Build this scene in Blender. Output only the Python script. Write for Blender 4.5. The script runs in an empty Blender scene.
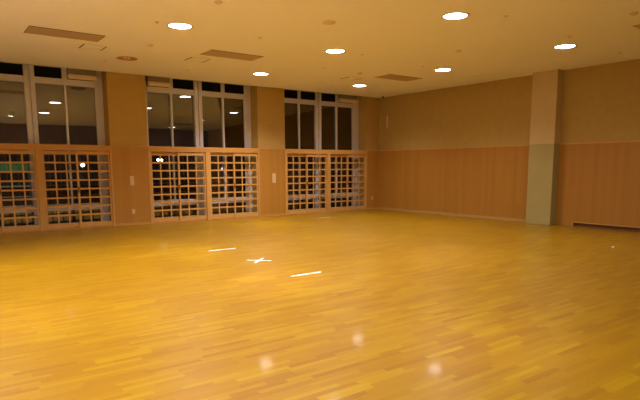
import bpy, bmesh, math, random
from mathutils import Vector, Matrix
random.seed(7)
C = bpy.context.scene.collection
PI = math.pi
H = 4.0          # ceiling height
PH = 2.13        # top of wooden wainscot
DP = 0.5         # depth of the glass behind the panelling face

# ------------------------------------------------------------------ materials
def newmat(name):
    m = bpy.data.materials.new(name); m.use_nodes = True
    nt = m.node_tree; b = nt.nodes['Principled BSDF']
    return m, nt, b

def plain(name, col, rough=.5, metal=0, emit=None, strength=0, bump=0, scale=30, spec=.5, var=0.0):
    m, nt, b = newmat(name)
    b.inputs['Base Color'].default_value = (*col, 1)
    b.inputs['Roughness'].default_value = rough
    b.inputs['Metallic'].default_value = metal
    b.inputs['Specular IOR Level'].default_value = spec
    if emit:
        b.inputs['Emission Color'].default_value = (*emit, 1)
        b.inputs['Emission Strength'].default_value = strength
    if var or bump:
        tc = nt.nodes.new('ShaderNodeTexCoord')
        n = nt.nodes.new('ShaderNodeTexNoise'); n.inputs['Scale'].default_value = scale
        n.inputs['Detail'].default_value = 4
        nt.links.new(tc.outputs['Object'], n.inputs['Vector'])
        if var:
            r = nt.nodes.new('ShaderNodeValToRGB')
            r.color_ramp.elements[0].position = .3; r.color_ramp.elements[1].position = .7
            r.color_ramp.elements[0].color = (*[c * (1 - var) for c in col], 1)
            r.color_ramp.elements[1].color = (*[min(1, c * (1 + var)) for c in col], 1)
            nt.links.new(n.outputs['Fac'], r.inputs['Fac'])
            nt.links.new(r.outputs['Color'], b.inputs['Base Color'])
        if bump:
            bp = nt.nodes.new('ShaderNodeBump'); bp.inputs['Strength'].default_value = bump
            bp.inputs['Distance'].default_value = .005
            nt.links.new(n.outputs['Fac'], bp.inputs['Height'])
            nt.links.new(bp.outputs['Normal'], b.inputs['Normal'])
    return m

def math_node(nt, op, a, b=None):
    n = nt.nodes.new('ShaderNodeMath'); n.operation = op
    for i, v in enumerate((a, b)):
        if v is None: continue
        if isinstance(v, (int, float)): n.inputs[i].default_value = v
        else: nt.links.new(v, n.inputs[i])
    return n.outputs[0]

def plank_mat(name, along, across, length, width, ramp, rough, grain=(2, 60), spec=.5, coat=0, coat_rough=.1, groove=.012, groove_dark=.75, bump=.0):
    """boards running along one axis, each board its own tone and grain"""
    m, nt, b = newmat(name)
    tc = nt.nodes.new('ShaderNodeTexCoord')
    s = nt.nodes.new('ShaderNodeSeparateXYZ'); nt.links.new(tc.outputs['Object'], s.inputs[0])
    A = s.outputs[along]; W = s.outputs[across]
    if across == 'XY': pass
    wr = math_node(nt, 'DIVIDE', W, width)
    row = math_node(nt, 'FLOOR', wr)
    fr = math_node(nt, 'FRACT', wr)
    wn = nt.nodes.new('ShaderNodeTexWhiteNoise'); wn.noise_dimensions = '1D'
    nt.links.new(row, wn.inputs['W'])
    al = math_node(nt, 'ADD', math_node(nt, 'DIVIDE', A, length), math_node(nt, 'MULTIPLY', wn.outputs['Value'], 7.3))
    col = math_node(nt, 'FLOOR', al); fc = math_node(nt, 'FRACT', al)
    cmb = nt.nodes.new('ShaderNodeCombineXYZ')
    nt.links.new(row, cmb.inputs[0]); nt.links.new(col, cmb.inputs[1])
    w2 = nt.nodes.new('ShaderNodeTexWhiteNoise'); w2.noise_dimensions = '3D'
    nt.links.new(cmb.outputs[0], w2.inputs['Vector'])
    # grain
    g = nt.nodes.new('ShaderNodeCombineXYZ')
    nt.links.new(math_node(nt, 'MULTIPLY', A, grain[0]), g.inputs[0])
    nt.links.new(math_node(nt, 'MULTIPLY', W, grain[1]), g.inputs[1])
    nt.links.new(math_node(nt, 'MULTIPLY', w2.outputs['Value'], 40), g.inputs[2])
    no = nt.nodes.new('ShaderNodeTexNoise'); no.inputs['Scale'].default_value = 1; no.inputs['Detail'].default_value = 3
    nt.links.new(g.outputs[0], no.inputs['Vector'])
    fac = math_node(nt, 'ADD', math_node(nt, 'MULTIPLY', w2.outputs['Value'], .72),
                    math_node(nt, 'MULTIPLY', no.outputs['Fac'], .28))
    r = nt.nodes.new('ShaderNodeValToRGB')
    els = r.color_ramp.elements
    while len(els) < len(ramp): els.new(.5)
    for e, (p, c) in zip(els, ramp): e.position = p; e.color = (*c, 1)
    nt.links.new(fac, r.inputs['Fac'])
    # seams
    e1 = math_node(nt, 'LESS_THAN', fr, groove / width * .5 if groove else -1)
    mx = nt.nodes.new('ShaderNodeMix'); mx.data_type = 'RGBA'; mx.blend_type = 'MULTIPLY'
    nt.links.new(math_node(nt, 'MULTIPLY', e1, groove_dark), mx.inputs[0])
    nt.links.new(r.outputs['Color'], mx.inputs[6]); mx.inputs[7].default_value = (.45, .35, .3, 1)
    nt.links.new(mx.outputs[2], b.inputs['Base Color'])
    b.inputs['Roughness'].default_value = rough
    b.inputs['Specular IOR Level'].default_value = spec
    b.inputs['Coat Weight'].default_value = coat
    b.inputs['Coat Roughness'].default_value = coat_rough
    if bump:
        bp = nt.nodes.new('ShaderNodeBump'); bp.inputs['Strength'].default_value = bump; bp.inputs['Distance'].default_value = .002
        lo = nt.nodes.new('ShaderNodeTexNoise'); lo.inputs['Scale'].default_value = 3.0
        nt.links.new(tc.outputs['Object'], lo.inputs['Vector'])
        nt.links.new(lo.outputs['Fac'], bp.inputs['Height'])
        nt.links.new(bp.outputs['Normal'], b.inputs['Normal']); nt.links.new(bp.outputs['Normal'], b.inputs['Coat Normal'])
    return m

def glass_mat(name):
    m = bpy.data.materials.new(name); m.use_nodes = True
    nt = m.node_tree; nt.nodes.clear()
    out = nt.nodes.new('ShaderNodeOutputMaterial')
    t = nt.nodes.new('ShaderNodeBsdfTransparent'); t.inputs[0].default_value = (.80, .84, .80, 1)
    g = nt.nodes.new('ShaderNodeBsdfGlossy'); g.inputs['Roughness'].default_value = .01
    g.inputs['Color'].default_value = (.95, .9, .85, 1)
    f = nt.nodes.new('ShaderNodeFresnel'); f.inputs['IOR'].default_value = 2.2
    mx = nt.nodes.new('ShaderNodeMixShader')
    nt.links.new(f.outputs[0], mx.inputs[0]); nt.links.new(t.outputs[0], mx.inputs[1]); nt.links.new(g.outputs[0], mx.inputs[2])
    nt.links.new(mx.outputs[0], out.inputs[0])
    return m

M = {}
M['floor'] = plank_mat('floor_wood', 'X', 'Y', .46, .056,
    [(0.03, (.235, .095, .003)), (.25, (.30, .147, .003)), (.7, (.335, .182, .003)), (.97, (.40, .255, .004))],
    .36, grain=(2.5, 70), spec=.25, coat=.19, coat_rough=.08, groove=.003, groove_dark=.5)
M['wains'] = plank_mat('wainscot_wood', 'Z', 'X', 9, .11,
    [(0.1, (.43, .202, .025)), (.5, (.45, .212, .028)), (.9, (.47, .227, .031))], .45, grain=(.6, 60), groove=.0015, groove_dark=.15)
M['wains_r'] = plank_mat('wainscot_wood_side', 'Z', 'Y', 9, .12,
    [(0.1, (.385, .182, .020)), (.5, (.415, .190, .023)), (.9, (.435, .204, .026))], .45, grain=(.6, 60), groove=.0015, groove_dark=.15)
M['rail'] = plank_mat('beam_wood', 'X', 'Z', 6, .3,
    [(0.1, (.54, .265, .055)), (.9, (.62, .315, .07))], .42, grain=(2, 60), groove=0)
M['stile'] = plank_mat('lattice_wood', 'Z', 'X', 6, .3,
    [(0.1, (.54, .295, .07)), (.9, (.63, .35, .095))], .42, grain=(2, 60), groove=0)
M['light_trim'] = plain('pale_trim_wood', (.50, .28, .075), .45, var=.08, scale=8)
M['toe_shade'] = plain('toe_shade_brown', (.16, .07, .02), .8, var=.1)
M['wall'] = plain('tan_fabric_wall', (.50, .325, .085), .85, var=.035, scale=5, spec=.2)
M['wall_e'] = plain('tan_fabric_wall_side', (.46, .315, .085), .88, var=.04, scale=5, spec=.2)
M['wall_pale'] = plain('pale_bounce_wall', (.80, .78, .74), .85, var=.02, scale=3, spec=.2)
M['wall_dark'] = plain('brown_rear_wall', (.22, .13, .05), .85, var=.06, scale=3, spec=.2)
M['ceil'] = plain('ceiling_paint', (.95, .95, .97), .9, var=.012, scale=1.3, spec=.15)
M['pocket'] = plain('curtain_pocket', (.03, .024, .018), .9, var=.2, spec=.1)
M['pillar_up'] = plain('pillar_paint', (.60, .46, .21), .8, var=.02, scale=3, spec=.2)
M['pillar_low'] = plain('pillar_cladding', (.41, .345, .12), .6, var=.025, scale=2.5, spec=.3)
M['alu'] = plain('window_aluminium', (.68, .65, .63), .45, metal=.15, var=.04, scale=9)
M['alu_pale'] = plain('pale_aluminium', (.75, .74, .72), .4, metal=.1, var=.04, scale=9)
M['transom'] = plain('transom_dark', (.010, .010, .008), .9, var=.3, spec=.05)  # near-black matte panels filling the transoms
M['box'] = plain('cream_box', (.85, .70, .48), .6, var=.05, scale=6)
M['grey_box'] = plain('grey_box', (.30, .26, .20), .6, var=.15, scale=20)
M['glass'] = glass_mat('window_glass')
M['vent'] = plain('vent_brown', (.52, .40, .26), .55, var=.06, scale=12)
M['black'] = plain('gap_shade', (.02, .014, .008), .8, var=.2)
M['ring'] = plain('lamp_ring', (.75, .68, .62), .35, var=.03)
M['lamp'] = plain('lamp_diffuser', (.9, .9, .9), .4, emit=(1.0, .93, .92), strength=11)
M['reflector'] = plain('amber_reflector', (.55, .34, .15), .35, metal=.5, var=.1)
M['bulb'] = plain('unlit_bulb', (.85, .72, .5), .3, var=.05)
M['plastic'] = plain('ivory_plastic', (.70, .50, .25), .4, var=.04)
M['grey_plastic'] = plain('grey_beige_plastic', (.74, .64, .50), .5, var=.06)
M['dark_metal'] = plain('dark_metal', (.03, .025, .02), .4, metal=.5, var=.1)
M['tape'] = plain('white_tape', (.85, .85, .78), .5, var=.05, scale=60)
M['brass'] = plain('dark_pull', (.10, .05, .02), .4, metal=.4, var=.1)
M['ground'] = plain('outdoor_paving', (.05, .05, .045), .9, var=.3, scale=4)
M['green'] = plain('green_netting', (.10, .30, .12), .8, var=.3, scale=9)
M['post'] = plain('outdoor_metal', (.10, .10, .10), .5, metal=.4, var=.1)
M['pale_rail'] = plain('pale_outdoor_rail', (.45, .47, .50), .5, var=.1)
M['globe'] = plain('garden_globe', (.9, .95, .85), .4, emit=(.85, 1, .75), strength=9)
M['globe_b'] = plain('garden_globe_blue', (.9, .95, 1), .4, emit=(.62, .72, 1), strength=2.0)

# ------------------------------------------------------------------ helpers
def obj(name, bm, m, parent=None, loc=None, smooth=False):
    me = bpy.data.meshes.new(name)
    bmesh.ops.recalc_face_normals(bm, faces=bm.faces)
    bm.to_mesh(me); bm.free()
    if smooth:
        for p in me.polygons: p.use_smooth = True
    me.materials.append(m)
    o = bpy.data.objects.new(name, me); C.objects.link(o)
    if parent: o.parent = parent
    if loc: o.location = loc
    return o
def struct(name, bm, m, **k):
    o = obj(name, bm, m, **k); o['kind'] = 'structure'; return o
def tag(o, label, cat, group=None):
    o['label'] = label; o['category'] = cat
    if group: o['group'] = group
    return o
def thing(name, label, cat, loc=(0, 0, 0), group=None):
    o = bpy.data.objects.new(name, None); C.objects.link(o); o.location = loc
    o.empty_display_size = .1
    if label: tag(o, label, cat, group)
    return o
def box(bm, x0, x1, y0, y1, z0, z1):
    v = [bm.verts.new((x, y, z)) for x in (x0, x1) for y in (y0, y1) for z in (z0, z1)]
    for f in ((0, 1, 3, 2), (4, 6, 7, 5), (0, 4, 5, 1), (2, 3, 7, 6), (0, 2, 6, 4), (1, 5, 7, 3)):
        bm.faces.new([v[i] for i in f])
def bx(*a):
    bm = bmesh.new(); box(bm, *a); return bm
def bevel(bm, w=.003, seg=1):
    bmesh.ops.bevel(bm, geom=bm.edges[:], offset=w, segments=seg, affect='EDGES', profile=.5)
    return bm
def lathe(bm, prof, n=32, cap=True):
    rings = []
    for r, z in prof:
        if r < 1e-6: rings.append([bm.verts.new((0, 0, z))])
        else: rings.append([bm.verts.new((r * math.cos(2 * PI * i / n), r * math.sin(2 * PI * i / n), z)) for i in range(n)])
    for a, b in zip(rings, rings[1:]):
        for i in range(n):
            j = (i + 1) % n
            if len(a) == 1 and len(b) == 1: continue
            if len(a) == 1: bm.faces.new((a[0], b[i], b[j]))
            elif len(b) == 1: bm.faces.new((a[i], a[j], b[0]))
            else: bm.faces.new((a[i], a[j], b[j], b[i]))
    return bm
def dup(root, loc, label=None, group=None):
    r = root.copy(); C.objects.link(r); r.location = loc
    if label: r['label'] = label
    if group: r['group'] = group
    for ch in list(root.children):
        c = ch.copy(); C.objects.link(c); c.parent = r
        for g in ch.children:
            d = g.copy(); C.objects.link(d); d.parent = c
    return r

# ------------------------------------------------------------------ camera
cx = (-13.669, -14.8895, 1.5556); yaw, pit, rol = .6355, -.1386, -.0035
F = Vector((math.sin(yaw) * math.cos(pit), math.cos(yaw) * math.cos(pit), math.sin(pit)))
Rt = Vector((math.cos(yaw), -math.sin(yaw), 0)); Up = Rt.cross(F)
c_, s_ = math.cos(rol), math.sin(rol)
R2 = c_ * Rt + s_ * Up; U2 = -s_ * Rt + c_ * Up
cam = bpy.data.cameras.new('camera'); co = bpy.data.objects.new('camera', cam); C.objects.link(co)
co.matrix_world = Matrix(((R2.x, U2.x, -F.x, cx[0]), (R2.y, U2.y, -F.y, cx[1]), (R2.z, U2.z, -F.z, cx[2]), (0, 0, 0, 1)))
cam.sensor_width = 36; cam.sensor_fit = 'HORIZONTAL'; cam.lens = 543.227 * 36 / 640
cam.shift_y = 42.57 / 640; cam.clip_end = 200; cam.clip_start = .05
bpy.context.scene.camera = co

# ------------------------------------------------------------------ room shell
XW = -15.0; YS = -16.3; YH = -13.4    # west wall, south wall, header above the rear alcove
struct('floor', bx(XW - .2, .2, YS - .2, .62, -.2, 0), M['floor'])

# ceiling with round and rectangular openings
LX = [-13.25, -9.68, -6.22, -2.62]; LY = [-1.96, -5.42, -8.65, -12.1]
R_L = .215
FIX = {(1, 1): (-9.74, -5.47), (2, 1): (-6.25, -5.40), (2, 0): (-6.09, -2.0), (3, 0): (-2.58, -1.90), (2, 2): (-6.33, -8.70), (3, 1): (-2.60, -5.20), (3, 2): (-2.67, -8.52), (1, 0): (-9.60, -2.04)}
GRID = {(i, j): FIX.get((i, j), (LX[i], LY[j])) for i in range(4) for j in range(4) if (i, j) != (0, 0)}
lights = list(GRID.values())
vents = [(-11.87, -10.58, -3.97, -3.35), (-8.46, -7.18, -4.02, -3.4), (-3.28, -2.0, -3.96, -3.30), (-3.28, -2.0, -10.75, -10.1)]
def ceiling_mesh():
    bm = bmesh.new(); S = .27
    xs = {XW - .2, .2}; ys = {YH, 0.0}
    rects = [(x - S, x + S, y - S, y + S) for x, y in lights] + vents
    for a, b, c, d in rects: xs |= {a, b}; ys |= {c, d}
    xs = sorted(xs); ys = sorted(ys)
    xs = [v for i, v in enumerate(xs) if i == 0 or v - xs[i - 1] > 1e-6]
    for i in range(len(xs) - 1):
        for j in range(len(ys) - 1):
            mx, my = (xs[i] + xs[i + 1]) / 2, (ys[j] + ys[j + 1]) / 2
            if any(a < mx < b and c < my < d for a, b, c, d in rects): continue
            for z in (H,):
                bm.faces.new([bm.verts.new(p) for p in ((xs[i], ys[j], z), (xs[i], ys[j + 1], z), (xs[i + 1], ys[j + 1], z), (xs[i + 1], ys[j], z))])
    n = 32
    for x, y in lights:
        inn = []; out = []
        for k in range(n):
            a = 2 * PI * k / n; ca, sa = math.cos(a), math.sin(a); m = max(abs(ca), abs(sa))
            inn.append(bm.verts.new((x + R_L * ca, y + R_L * sa, H)))
            out.append(bm.verts.new((x + S * ca / m, y + S * sa / m, H)))
        for k in range(n):
            l = (k + 1) % n
            bm.faces.new((inn[k], out[k], out[l], inn[l]))
    bmesh.ops.remove_doubles(bm, verts=bm.verts, dist=1e-5)
    # slab edge at the window side and slab top
    box(bm, XW - .2, .2, 0, .004, H, H + .5)
    return bm
ce = struct('ceiling', ceiling_mesh(), M['ceil'])
struct('trim_1', bx(XW - .2, .2, YH, .004, H + .35, H + .5), M['pocket'])      # slab above the ceiling void

# south alcove where the picture is taken from
struct('wall_south', bx(XW - .2, .2, YS - .2, YS, 0, H + .5), M['wall_dark'])
bm = bmesh.new(); box(bm, XW, 0, YH - .15, YH, 3.0, H + .35)
struct('trim_2', bm, M['wall_dark'])
struct('trim_3', bx(XW, 0, YS, YH - .15, 3.0, 3.1), M['wall_dark'])
struct('wall_west', bx(XW - .2, XW, YS, .6, 0, H + .5), M['wall_pale'])  # unseen wall, made pale to bounce light onto the ceiling

# window wall: bays
CB = [-11.23, -6.77, -2.32]          # bay centres
HW = 1.73                            # half width of a window
bm = bmesh.new()
segs = []
x = XW
for c in CB: segs.append((x, c - HW)); x = c + HW
segs.append((x, 0))
for a, b in segs: box(bm, a, b, .03, .62, PH, H + .4)
for a, b in segs: box(bm, a, b, .03, .62, 0, PH)
struct('wall_north', bm, M['wall'])
struct('trim_4', bx(XW, 0, .62, .8, H + .12, H + .5), M['pocket'])   # lintel
struct('trim_5', bx(XW, 0, .004, .62, H + .40, H + .5), M['pocket'])

# wainscot on the pillars of the window wall
t = 6
OPS = []
for c in CB: OPS += [(c - 1.70, c - .07), (c + .07, c + 1.70)]
prev = XW
for i, (a, b) in enumerate(segs):
    lo = a + .03 - .0 if i else a
    bm = bmesh.new()
    x0 = a - (.03 if i == 0 else 0); 
    box(bm, (a if i == 0 else CB[i - 1] + 1.745), (CB[i] - 1.745 if i < 3 else 0), 0, .03, .06, PH - .02)
    struct('trim_%d' % t, bm, M['wains']); t += 1
    bm = bmesh.new(); box(bm, (a if i == 0 else CB[i - 1] + 1.745), (CB[i] - 1.745 if i < 3 else 0), -.006, .03, 0, .06)
    struct('trim_%d' % t, bm, M['rail']); t += 1
# header beams, jambs, sills and centre posts
for c in CB:
    bm = bmesh.new()
    box(bm, c - 1.745, c + 1.745, -.008, .14, 1.985, PH)
    struct('trim_%d' % t, bm, M['rail']); t += 1
    bm = bmesh.new()
    box(bm, c - 1.745, c - 1.665, -.008, .14, 0, 1.985)
    box(bm, c + 1.70, c + 1.745, -.008, .14, 0, 1.985)
    box(bm, c - .055, c + .095, -.008, .14, 0, 1.985)
    struct('trim_%d' % t, bm, M['stile']); t += 1
    bm = bmesh.new()
    for a, b in ((c - 1.665, c - .055), (c + .095, c + 1.70)):
        box(bm, a, b, -.002, .14, 0, .022)
    struct('trim_%d' % t, bm, M['rail']); t += 1

# sliding lattice leaves --------------------------------------------------
def leaf(wide):
    """leaf of given width, origin at its lower left corner; three by eight openings"""
    th = .034; B = .032
    ls = .045; rs = .045
    z0, z1 = .03, 1.975; zb, zt = .15, 1.885
    f = bmesh.new()
    box(f, 0, ls, 0, th, z0, z1); box(f, wide - rs, wide, 0, th, z0, z1)
    box(f, ls, wide - rs, 0, th, z0, zb); box(f, ls, wide - rs, 0, th, zt, z1)
    l = bmesh.new()
    cw = (wide - ls - rs - 2 * B) / 3
    for k in (1, 2):
        x = ls + cw * k + B * (k - 1)
        box(l, x, x + B, .004, th - .004, zb, zt)
    HB = .042
    rh = (zt - zb - 7 * HB) / 8
    for k in range(1, 8):
        z = zb + rh * k + HB * (k - 1)
        box(l, ls, wide - rs, .001, th - .001, z, z + HB)
    return f, l
W_L = .832
def make_leaf(label, loc, pull_right):
    r = thing('lattice_screen', label, 'sliding screen', loc, 'wooden lattice screens along the window wall')
    f, l = leaf(W_L)
    fo = obj('frame', f, M['stile'], r); lo = obj('lattice', l, M['stile'], r)
    bm = bmesh.new()
    x = W_L - .034 if pull_right else .012
    box(bm, x - .006, x + .026, -.004, .002, .92, 1.06)
    obj('finger_pull', bevel(bm, .002), M['brass'], r, )
    return r
bay_names = ['the left bay, beside the left edge of the view', 'the middle bay, between the two switch pillars', 'the right bay, next to the far corner']
leafA = make_leaf('x', (0, 0, 0), True); leafB = make_leaf('x', (0, 0, 0), False)
first = {0: True, 1: True}
k = 0
for bi, c in enumerate(CB):
    for di, (a, b) in enumerate(((c - 1.665, c - .055), (c + .095, c + 1.70))):
        for li in (0, 1):
            side = 'left' if li == 0 else 'right'
            trk = 'rear-track' if li == 0 else 'front-track'
            lab = '%s wooden lattice leaf, %s leaf of the %s doorway in %s' % (trk, side, ('left', 'right')[di], ('bay nearest the left edge', 'middle bay', 'bay beside the far corner')[bi])
            loc = (a + .001, .075, 0) if li == 0 else (b - W_L - .001, .028, 0)
            src = leafA if li == 0 else leafB
            if first[li]:
                src.location = loc; src['label'] = lab; first[li] = False
            else: dup(src, loc, lab)

# tall windows behind ------------------------------------------------------
def window(n, c, mirror_yaw, dx):
    r = thing('window_%d' % n, None, None, (c, 0, 0)); r['kind'] = 'structure'
    y0, y1 = DP - .05, DP + .05
    Z = H + .12
    fr = bmesh.new()
    for s in (-1, 1):
        a, b = sorted((s * (HW - .002), s * (HW - .155)))
        box(fr, a, b, y0, y1, 0.001, Z)
    # stepped inner edge of the jambs
    for s in (-1, 1):
        a, b = sorted((s * (HW - .155), s * (HW - .19)))
        box(fr, a, b, y0 + .02, y1, .001, Z)
    box(fr, -HW + .19, HW - .19, y0, y1, Z - .06, Z)
    box(fr, -HW + .19, HW - .19, y0, y1, .001, .12)
    obj('window_frame', fr, M['alu'], r)
    L, R = -HW + .19, HW - .19 - max(0, -dx)
    if dx: obj('window_frame', bx(R, HW - .19, y0 + .02, y1, .12, Z - .06), M['alu'], r)
    tr = bmesh.new()
    for a, b in ((L, dx - .12), (dx + .12, R)):
        box(tr, a, b, y0 - .012, y1, 3.64, 3.79)
        box(tr, a, b, y0 - .02, y1, .45, .62)
    obj('transom_rail', tr, M['alu'], r)
    mu = bmesh.new()
    for a, b, d in ((-.12, -.012, 0), (.012, .12, 0), (-.012, .012, .035)):
        box(mu, dx + a, dx + b, y0 - .02 + d, y1, .12, Z - .06)
    obj('centre_mullion', bevel(mu, .004), M['alu'], r)
    for lo, hi in ((L, dx - .12), (dx + .12, R)):
        xm = (lo + hi) / 2 - (.02 if lo > 0 or dx == 0 else .0)
        m_ = bmesh.new(); box(m_, xm - .022, xm + .022, y0 - .005, y1, .62, 3.64)
        obj('mullion', m_, M['alu_pale'], r)
        m_ = bmesh.new(); box(m_, xm - .06, xm + .06, y0 - .005, y1, 3.79, Z - .06)
        obj('mullion', m_, M['alu'], r)
        for a, b in ((lo, xm - .022), (xm + .022, hi)):
            w = (b - a) / 2 - .001; mid = (a + b) / 2
            for za, zb in ((.62, 3.64), (.12, .45)):
                g = bmesh.new(); hz = (zb - za) / 2 - .001
                box(g, -w, w, -.003, .003, -hz, hz)
                o = obj('pane', g, M['glass'], r, (mid, DP + .01, (za + zb) / 2))
                o.rotation_euler = (TILT, 0, mirror_yaw)
            obj('transom_panel', bx(mid - w, mid + w, y0 + .02, y0 + .035, 3.79, Z - .06), M['transom'], r)
    return r
TILT = math.radians(-0.8)
window(1, CB[0], math.radians(-1.15), 0); window(2, CB[1], 0, -.03); window(3, CB[2], 0, -.09)

def vent_box(x0, x1, label):
    r = thing('ventilation_box', label, 'ventilation box', ((x0 + x1) / 2, DP - .20, 3.80), 'cream boxes above the window transoms')
    w = (x1 - x0) / 2
    bm = bmesh.new(); box(bm, -w, w, .0, .13, 0.0, .115); bevel(bm, .025, 3)
    obj('housing', bm, M['box'], r)
    bm = bmesh.new(); box(bm, -w + .01, w - .01, .02, .13, .115, .36)
    obj('grey_upper_box', bm, M['grey_box'], r)
    return r
vent_box(-10.36, -9.66, 'cream box over the right pane of the leftmost window')
vent_box(-8.32, -7.68, 'cream box over the left pane of the middle window')
vent_box(-1.55, -.76, 'cream box over the right pane of the window by the corner')

# east wall ---------------------------------------------------------------
bm = bmesh.new()
box(bm, 0, .2, YS, .8, 0, H + .5)
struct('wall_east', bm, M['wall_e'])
PY0, PY1, PX = -6.98, -6.27, -.27
bm = bmesh.new(); box(bm, -.02, 0, PY1, 0, .075, PH - .02)
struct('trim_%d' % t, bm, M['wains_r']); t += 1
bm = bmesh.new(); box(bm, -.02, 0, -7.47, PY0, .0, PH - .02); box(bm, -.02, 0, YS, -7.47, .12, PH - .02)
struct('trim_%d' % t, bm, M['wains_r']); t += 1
bm = bmesh.new(); box(bm, -.026, 0, PY1, -.0, PH - .02, PH + .004); box(bm, -.03, 0, YS, PY0, PH - .02, PH + .01)
struct('trim_%d' % t, bm, M['rail']); t += 1
bm = bmesh.new()
for i, (a, b) in enumerate(segs):
    box(bm, (a if i == 0 else CB[i - 1] + 1.745), (CB[i] - 1.745 if i < 3 else -.026), -.004, .03, PH - .02, PH)
struct('trim_%d' % t, bm, M['rail']); t += 1
struct('baseboard_east', bx(-.028, 0, PY1, -.006, 0, .075), M['light_trim'])
# floor-level slot with a pale lip, right of the pillar
bm = bmesh.new(); box(bm, -.045, 0, YS, -7.47, .095, .12); box(bm, -.045, 0, -7.49, -7.45, 0, .12)
struct('trim_%d' % t, bm, M['light_trim']); t += 1
struct('trim_%d' % t, bx(-.003, 0, YS, -7.49, 0, .095), M['toe_shade']); t += 1  # dark strip holds the shade under the lip in its colour
# free-standing pillar
struct('trim_%d' % t, bx(PX, 0, PY0, PY1, PH + .002, H), M['pillar_up']); t += 1
struct('trim_%d' % t, bevel(bx(PX - .004, 0, PY0 - .004, PY1 + .004, .0, PH), .004), M['pillar_low']); t += 1

# switch plates, outlets --------------------------------------------------
def plate(name, label, cat, loc, w, h, rows, group=None, ry=0):
    r = thing(name, label, cat, loc, group)
    obj('plate', bevel(bx(-w / 2, w / 2, -.008, 0, -h / 2, h / 2), .002), M['plastic'], r)
    for i in range(rows):
        zc = (i - (rows - 1) / 2) * h / rows
        obj('rocker' if name == 'light_switch' else 'socket', bevel(bx(-w * .28, w * .28, -.012, -.008, zc - h / rows * .32, zc + h / rows * .32), .001), M['plastic'], r)
    return r
plate('light_switch', 'ivory switch plate halfway up the pillar panel left of the middle bay', 'switch', (-8.985, 0, 1.20), .11, .25, 2)
plate('light_switch', 'ivory switch plate on the pillar panel between middle and right bay', 'switch', (-4.50, 0, 1.205), .13, .30, 2)
plate('wall_outlet', 'small ivory outlet low on the pillar panel left of the middle bay', 'outlet', (-8.99, 0, .37), .08, .12, 1)
plate('wall_outlet', 'small outlet low on the panel right beside the far corner', 'outlet', (-.31, 0, .42), .08, .12, 1)
r = thing('wall_sensor', 'slim pale vertical bar on the tan wall near the far corner', 'wall fitting', (0, -.43, 3.13))
obj('bar', bevel(bx(-.03, 0, -.03, .03, -.20, .17), .006, 2), M['plastic'], r)
obj('cap', bevel(bx(-.035, 0, -.035, .035, .17, .21), .004), M['grey_plastic'], r)

# ceiling lights ----------------------------------------------------------
def ring_bm():
    return lathe(bmesh.new(), [(.188, .03), (.188, -.004), (.196, -.010), (.226, -.010), (.232, 0), (.215, .001), (.2145, .03)], 40)
def make_light():
    r = thing('ceiling_light', 'x', 'ceiling light', (0, 0, H), 'round recessed downlights')
    obj('trim_ring', ring_bm(), M['ring'], r, smooth=True)
    obj('housing', lathe(bmesh.new(), [(.212, .0), (.212, .12), (0, .12)], 32), M['ring'], r)
    obj('diffuser', lathe(bmesh.new(), [(0, -.016), (.10, -.014), (.165, -.010), (.187, -.003), (.187, .03), (0, .03)], 40), M['lamp'], r, smooth=True)
    return r
base = make_light()
P = 350
def spot(x, y):
    l = bpy.data.lights.new('downlight_beam', 'SPOT'); l.energy = P; l.color = (1, .92, .97)
    l.spot_size = math.radians(136); l.spot_blend = 1.0; l.shadow_soft_size = .16
    o = bpy.data.objects.new('downlight_beam', l); C.objects.link(o); o.location = (x, y, H - .03)
    return o
LAB = {
 (1, 1): 'lit round downlight, left one of the row, below the long brown vent',
 (2, 1): 'lit round downlight centred near the middle of the ceiling',
 (2, 0): 'lit round downlight above the middle window, close to the window side',
 (3, 0): 'smallest lit round downlight, nearest the far corner',
 (2, 2): 'lit round downlight nearest the top edge of the view',
 (3, 1): 'lit round downlight just right of the rightmost brown vent',
 (3, 2): 'lit round downlight in front of the pillar, furthest right',
}
usedbase = False; beams = []
for i, x in enumerate(LX):
    for j, y in enumerate(LY):
        if i == 0 and j == 0: continue
        x, y = GRID[(i, j)]
        if (i, j) in ((1, 0), (2, 3)):
            r = thing('ceiling_light', 'unlit round downlight with amber reflector above the left pillar' if j == 0 else 'unlit round downlight outside the view, in the rear row', 'ceiling light', (x, y, H), 'round recessed downlights')
            obj('trim_ring', ring_bm(), M['reflector'], r, smooth=True)
            obj('reflector', lathe(bmesh.new(), [(.197, .0), (.17, .05), (.12, .09), (0, .10)], 40), M['reflector'], r, smooth=True)
            for dx in (-.045, .045):
                obj('bulb', lathe(bmesh.new(), [(0, -.005), (.03, .005), (.036, .03), (.03, .09), (0, .095)], 20), M['bulb'], r, (dx, 0, 0), smooth=True)
            continue
        lab = LAB.get((i, j), 'lit round downlight outside the view, %s column, %s row from the windows' % (('first', 'second', 'third', 'fourth')[i], ('first', 'second', 'third', 'fourth')[j]))
        if not usedbase:
            base.location = (x, y, H); base['label'] = lab; usedbase = True; r = base
        else: r = dup(base, (x, y, H), lab)
        beams.append((x, y, r))
for x, y, r in beams:
    s = spot(x, y); s.data.energy = P * (1.5 if x < -13 else .8 if x < -9 and y < -11 else 1.5 if x < -9 else .95 if x < -5 else .36 if y < -8 else .58) * (1.5 if y > -2.2 and x < -5 else 1.15 if y > -2.2 else 1); s.parent = r; s.location = (0, 0, -.03)

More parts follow.
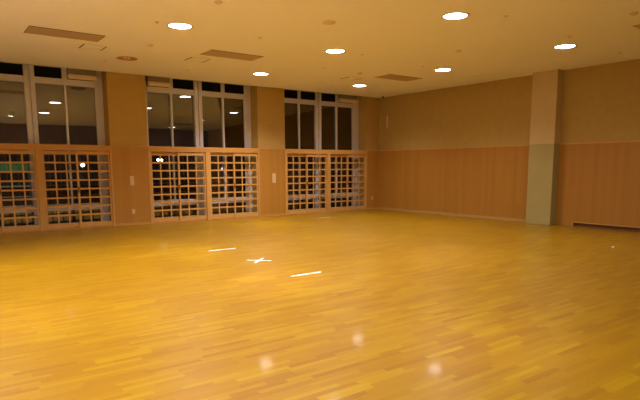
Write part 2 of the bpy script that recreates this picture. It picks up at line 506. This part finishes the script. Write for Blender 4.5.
# ceiling vents -----------------------------------------------------------
vl = ['long brown ceiling vent at the upper left, nearest the left edge', 'brown ceiling vent left of centre, between two lit downlights',
      'brown ceiling vent near the far corner, beside the smallest downlight', 'brown ceiling vent at the right edge of the view']
for (a, b, c, d), lab in zip(vents, vl):
    r = thing('ceiling_vent', lab, 'ceiling vent', ((a + b) / 2, (c + d) / 2, H), 'brown rectangular ceiling vents')
    w, h = (b - a) / 2 , (d - c) / 2
    bm = bmesh.new()
    box(bm, -w, w, -h, h, .08, .09)
    box(bm, -w - .0, -w + .008, -h, h, .001, .08); box(bm, w - .008, w, -h, h, .001, .08)
    box(bm, -w + .008, w - .008, -h, -h + .008, .001, .08); box(bm, -w + .008, w - .008, h - .008, h, .001, .08)
    obj('housing', bm, M['black'], r)
    bm = bmesh.new(); box(bm, -w + .012, w - .012, -h + .045, h - .012, -.002, .022); bevel(bm, .003)
    obj('panel', bm, M['vent'], r)
    obj('vent_slot_shade', bx(-w + .008, w - .008, -h + .008, -h + .045, .0, .01), M['black'], r)  # flush black strip, painted in place of the shade inside the gap
# access hatches
hl = ['square ceiling hatch outline beside the upper-left vent', 'square ceiling hatch outline beside the left-of-centre vent', 'faint square ceiling hatch outline near the far corner']
for (x, y), lab in zip([(-10.53, -2.80), (-8.25, -2.82), (-3.64, -2.76)], hl):
    r = thing('ceiling_hatch', lab, 'access hatch', (x, y, H), 'square ceiling hatches')
    s = .225
    for q in ((-s, s, s - .008, s, ), (-s, s, -s, -s + .008)): obj('frame_edge', bx(q[0], q[1], q[2], q[3], -.004, 0), M['vent'], r)
    for q in ((-s, -s + .022), (s - .022, s)): obj('shadow_gap', bx(q[0], q[1], -s + .008, s - .008, -.005, 0), M['black'], r)
    obj('lid', bx(-s + .022, s - .022, -s + .008, s - .008, -.003, 0), M['ceil'], r)

# smoke detectors and sprinkler heads
def disc(name, label, cat, x, y, rad, dep, mat, group):
    r = thing(name, label, cat, (x, y, H), group)
    obj('base', lathe(bmesh.new(), [(0, 0), (rad, 0), (rad, -dep * .5), (rad * .8, -dep * .62), (0, -dep * .62)], 24), mat, r, smooth=False)
    obj('sensor_dome', lathe(bmesh.new(), [(rad * .6, -dep * .62), (rad * .5, -dep), (0, -dep)], 20), mat, r)
for (x, y), lab in zip([(-7.78, -7.19), (-9.83, -7.15), (-9.65, -3.69), (-4.10, -10.50), (-4.15, -6.96), (-4.03, -3.62)],
    ['pale disc detector above and left of the centre downlight', 'disc detector at the very top edge of the ceiling view',
     'disc detector between the unlit downlight and the left lit one', 'disc detector near the top right corner of the view',
     'disc detector between the two right-hand downlights', 'small disc detector left of the rightmost vent']):
    rad = .11 if x == -7.78 else .065
    disc('smoke_detector', lab, 'smoke detector', x, y, rad, .035, M['grey_plastic'], 'disc detectors on the ceiling')
spr = [(-10.16, -5.49, 'left of the left lit downlight'), (-9.93, -1.48, 'near the window side left of the unlit downlight'), (-8.17, -5.53, 'right of the left lit downlight'),
       (-7.93, -1.5, 'at the window side above the middle bay'), (-5.55, -5.46, 'right of the centre downlight'), (-5.27, -3.72, 'below the centre downlight'),
       (-3.42, -5.28, 'left of the downlight past the last vent'), (-.3, -1.75, 'at the ceiling edge by the side wall'), (-3.25, -1.41, 'left of the smallest downlight'),
       (-5.64, -9.18, 'right of the downlight nearest the top edge'), (-3.42, -9.03, 'just above the furthest right downlight'), (-1.15, -5.15, 'above the side wall left of the pillar'), (-1.1, -8.89, 'right of the pillar near the side wall')]
proto = None
for x, y, w in spr:
    lab = 'tiny ceiling sprinkler head ' + w
    if proto is None:
        proto = thing('sprinkler_head', lab, 'sprinkler', (x, y, H), 'sprinkler heads on the ceiling')
        obj('rosette', lathe(bmesh.new(), [(0, 0), (.045, 0), (.042, -.004), (.010, -.008), (0, -.008)], 16), M['grey_plastic'], proto)
        obj('nozzle', lathe(bmesh.new(), [(0, -.008), (.008, -.008), (.008, -.022), (.018, -.024), (.018, -.027), (0, -.027)], 16), M['grey_plastic'], proto)
    else: dup(proto, (x, y, H), lab)
r = thing('ceiling_camera', 'small dark knob on the ceiling in the far corner', 'ceiling fitting', (-.30, -.50, H))
obj('mount', lathe(bmesh.new(), [(0, 0), (.05, 0), (.045, -.02), (0, -.02)], 20), M['grey_plastic'], r)
obj('dome', lathe(bmesh.new(), [(.04, -.02), (.038, -.05), (.02, -.072), (0, -.076)], 20), M['dark_metal'], r, smooth=True)

# floor tape --------------------------------------------------------------
def tape(x, y, L, w, ang, label, group=None, name='floor_tape'):
    bm = bx(-L / 2, L / 2, -w / 2, w / 2, .0003, .0018)
    o = obj(name, bm, M['tape'], None, (x, y, 0)); o.rotation_euler.z = ang
    return tag(o, label, 'tape mark', group)
tape(-9.09, -5.555, .55, .042, 0, 'white tape strip on the floor, farthest left of the cross')
tape(-9.195, -8.48, .53, .045, 0, 'white tape strip on the floor nearest the camera, right of the cross')
bm = bmesh.new()
for a, L in ((math.atan2(-.29, .29), .42), (math.atan2(.33, .35), .47)):
    ca, sa = math.cos(a), math.sin(a); w = .022
    z0, z1 = (.0003, .0018) if L < .45 else (.0018, .0030)
    vs = []
    for z in (z0, z1):
        for u, v in ((-L / 2, -w), (L / 2, -w), (L / 2, w), (-L / 2, w)):
            vs.append(bm.verts.new((u * ca - v * sa, u * sa + v * ca, z)))
    for f in ((3, 2, 1, 0), (4, 5, 6, 7), (0, 1, 5, 4), (1, 2, 6, 5), (2, 3, 7, 6), (3, 0, 4, 7)): bm.faces.new([vs[i] for i in f])
tag(obj('floor_tape', bm, M['tape'], None, (-9.15, -7.04, 0)), 'white tape cross stuck to the floor between the two strips', 'tape mark')
tape(-3.68, -1.56, .40, .04, 0, 'small white tape mark on the floor close to the lattice by the corner')
tape(-2.94, -9.89, .16, .04, .3, 'small pale tape scrap on the floor near the right edge')

# outdoors ----------------------------------------------------------------
struct('trim_%d' % t, bx(-40, 40, .82, 45, -.3, -.15), M['ground']); t += 1
r = thing('outdoor_railing', 'long dark outdoor railing seen through the lattice screens', 'railing', (0, 3.2, -.15))
bm = bmesh.new(); box(bm, -16, 8, -.02, .02, 1.15, 1.19); box(bm, -16, 8, -.015, .015, .85, .88); box(bm, -16, 8, -.015, .015, .55, .58)
obj('rail', bm, M['pale_rail'], r)
for k in range(13):
    obj('post', bx(-16 + k * 2 - .02, -16 + k * 2 + .02, -.02, .02, 0, 1.15), M['post'], r)
r = thing('green_banner', 'green netting panel outside the leftmost doorway', 'netting', (-11.9, 3.6, -.15))
obj('sheet', bx(-1.6, .98, -.01, .01, 1.60, 1.83), M['green'], r)
for s in (-1.6, .98): obj('post', bx(s - .03, s + .03, -.03, .03, 0, 1.9), M['post'], r)
r = thing('banner_fill_lamp', 'added lamp hidden outside above the leftmost window, lighting the green panel', 'outdoor lamp', (-11.6, .80, 2.9))  # added fixture, out of view, only there to light the green panel
obj('bracket', bx(-.04, .04, 0, .10, -.04, .04), M['post'], r)
obj('shade', lathe(bmesh.new(), [(0, .05), (.05, .05), (.12, -.05), (.115, -.05), (.045, .04), (0, .04)], 20), M['post'], r, (0, .18, 0))
l = bpy.data.lights.new('banner_fill_spot', 'SPOT'); l.energy = 60; l.color = (.85, 1, .9); l.spot_size = math.radians(50); l.shadow_soft_size = .04
lo_ = bpy.data.objects.new('banner_fill_spot', l); C.objects.link(lo_); lo_.parent = r; lo_.location = (0, .18, -.03); lo_.rotation_euler = (math.radians(66), 0, 0)
def garden_lamp(x, y, z, rad, mat, label):
    r = thing('garden_lamp', label, 'outdoor lamp', (x, y, -.15), 'outdoor lamps seen through the lattice')
    zz = z + .15
    obj('post', lathe(bmesh.new(), [(0, 0), (.05, 0), (.03, .05), (.025, zz - rad), (0, zz - rad)], 12), M['post'], r)
    obj('globe', lathe(bmesh.new(), [(rad * math.sin(PI * i / 8), -rad * math.cos(PI * i / 8)) for i in range(9)], 16), mat, r, (0, 0, zz), smooth=True)
    obj('cap', lathe(bmesh.new(), [(0, rad * .9), (rad * .7, rad * .9), (rad * .4, rad * 1.3), (0, rad * 1.35)], 12), M['post'], r, (0, 0, zz))
garden_lamp(-8.13, 9, 1.66, .075, M['globe'], 'brightest outdoor lamp, behind the right doorway of the left bay')
garden_lamp(-8.26, 9.3, 1.14, .035, M['globe'], 'tiny low lamp just beneath the brightest outdoor lamp')
garden_lamp(-4.97, 9, 1.88, .055, M['globe'], 'left of two small outdoor lamps behind the middle bay')
garden_lamp(-4.77, 9.1, 1.88, .055, M['globe'], 'right of two small outdoor lamps behind the middle bay')
garden_lamp(-1.81, 9, 1.47, .08, M['globe_b'], 'bluish outdoor lamp behind the middle bay right doorway')
garden_lamp(2.4, 9, 1.42, .08, M['globe_b'], 'bluish outdoor lamp behind the right bay left doorway')
garden_lamp(5.0, 9, 1.46, .07, M['globe_b'], 'leftmost bluish lamp behind the doorway nearest the corner')
garden_lamp(6.1, 9, 1.46, .09, M['globe_b'], 'middle bluish lamp behind the doorway nearest the corner')
garden_lamp(6.55, 9.2, 1.45, .07, M['globe_b'], 'rightmost bluish lamp behind the doorway nearest the corner')
garden_lamp(1.95, 4, .12, .06, M['globe'], 'tiny bright ground lamp behind the doorway nearest the corner')

# world: night ------------------------------------------------------------
w = bpy.data.worlds.new('night'); bpy.context.scene.world = w; w.use_nodes = True
w.node_tree.nodes['Background'].inputs[0].default_value = (.8, .9, 1, 1)
w.node_tree.nodes['Background'].inputs[1].default_value = .004

vs = bpy.context.scene.view_settings
vs.view_transform = 'Standard'; vs.look = 'None'; vs.exposure = .95; vs.gamma = 1; vs.use_curve_mapping = False
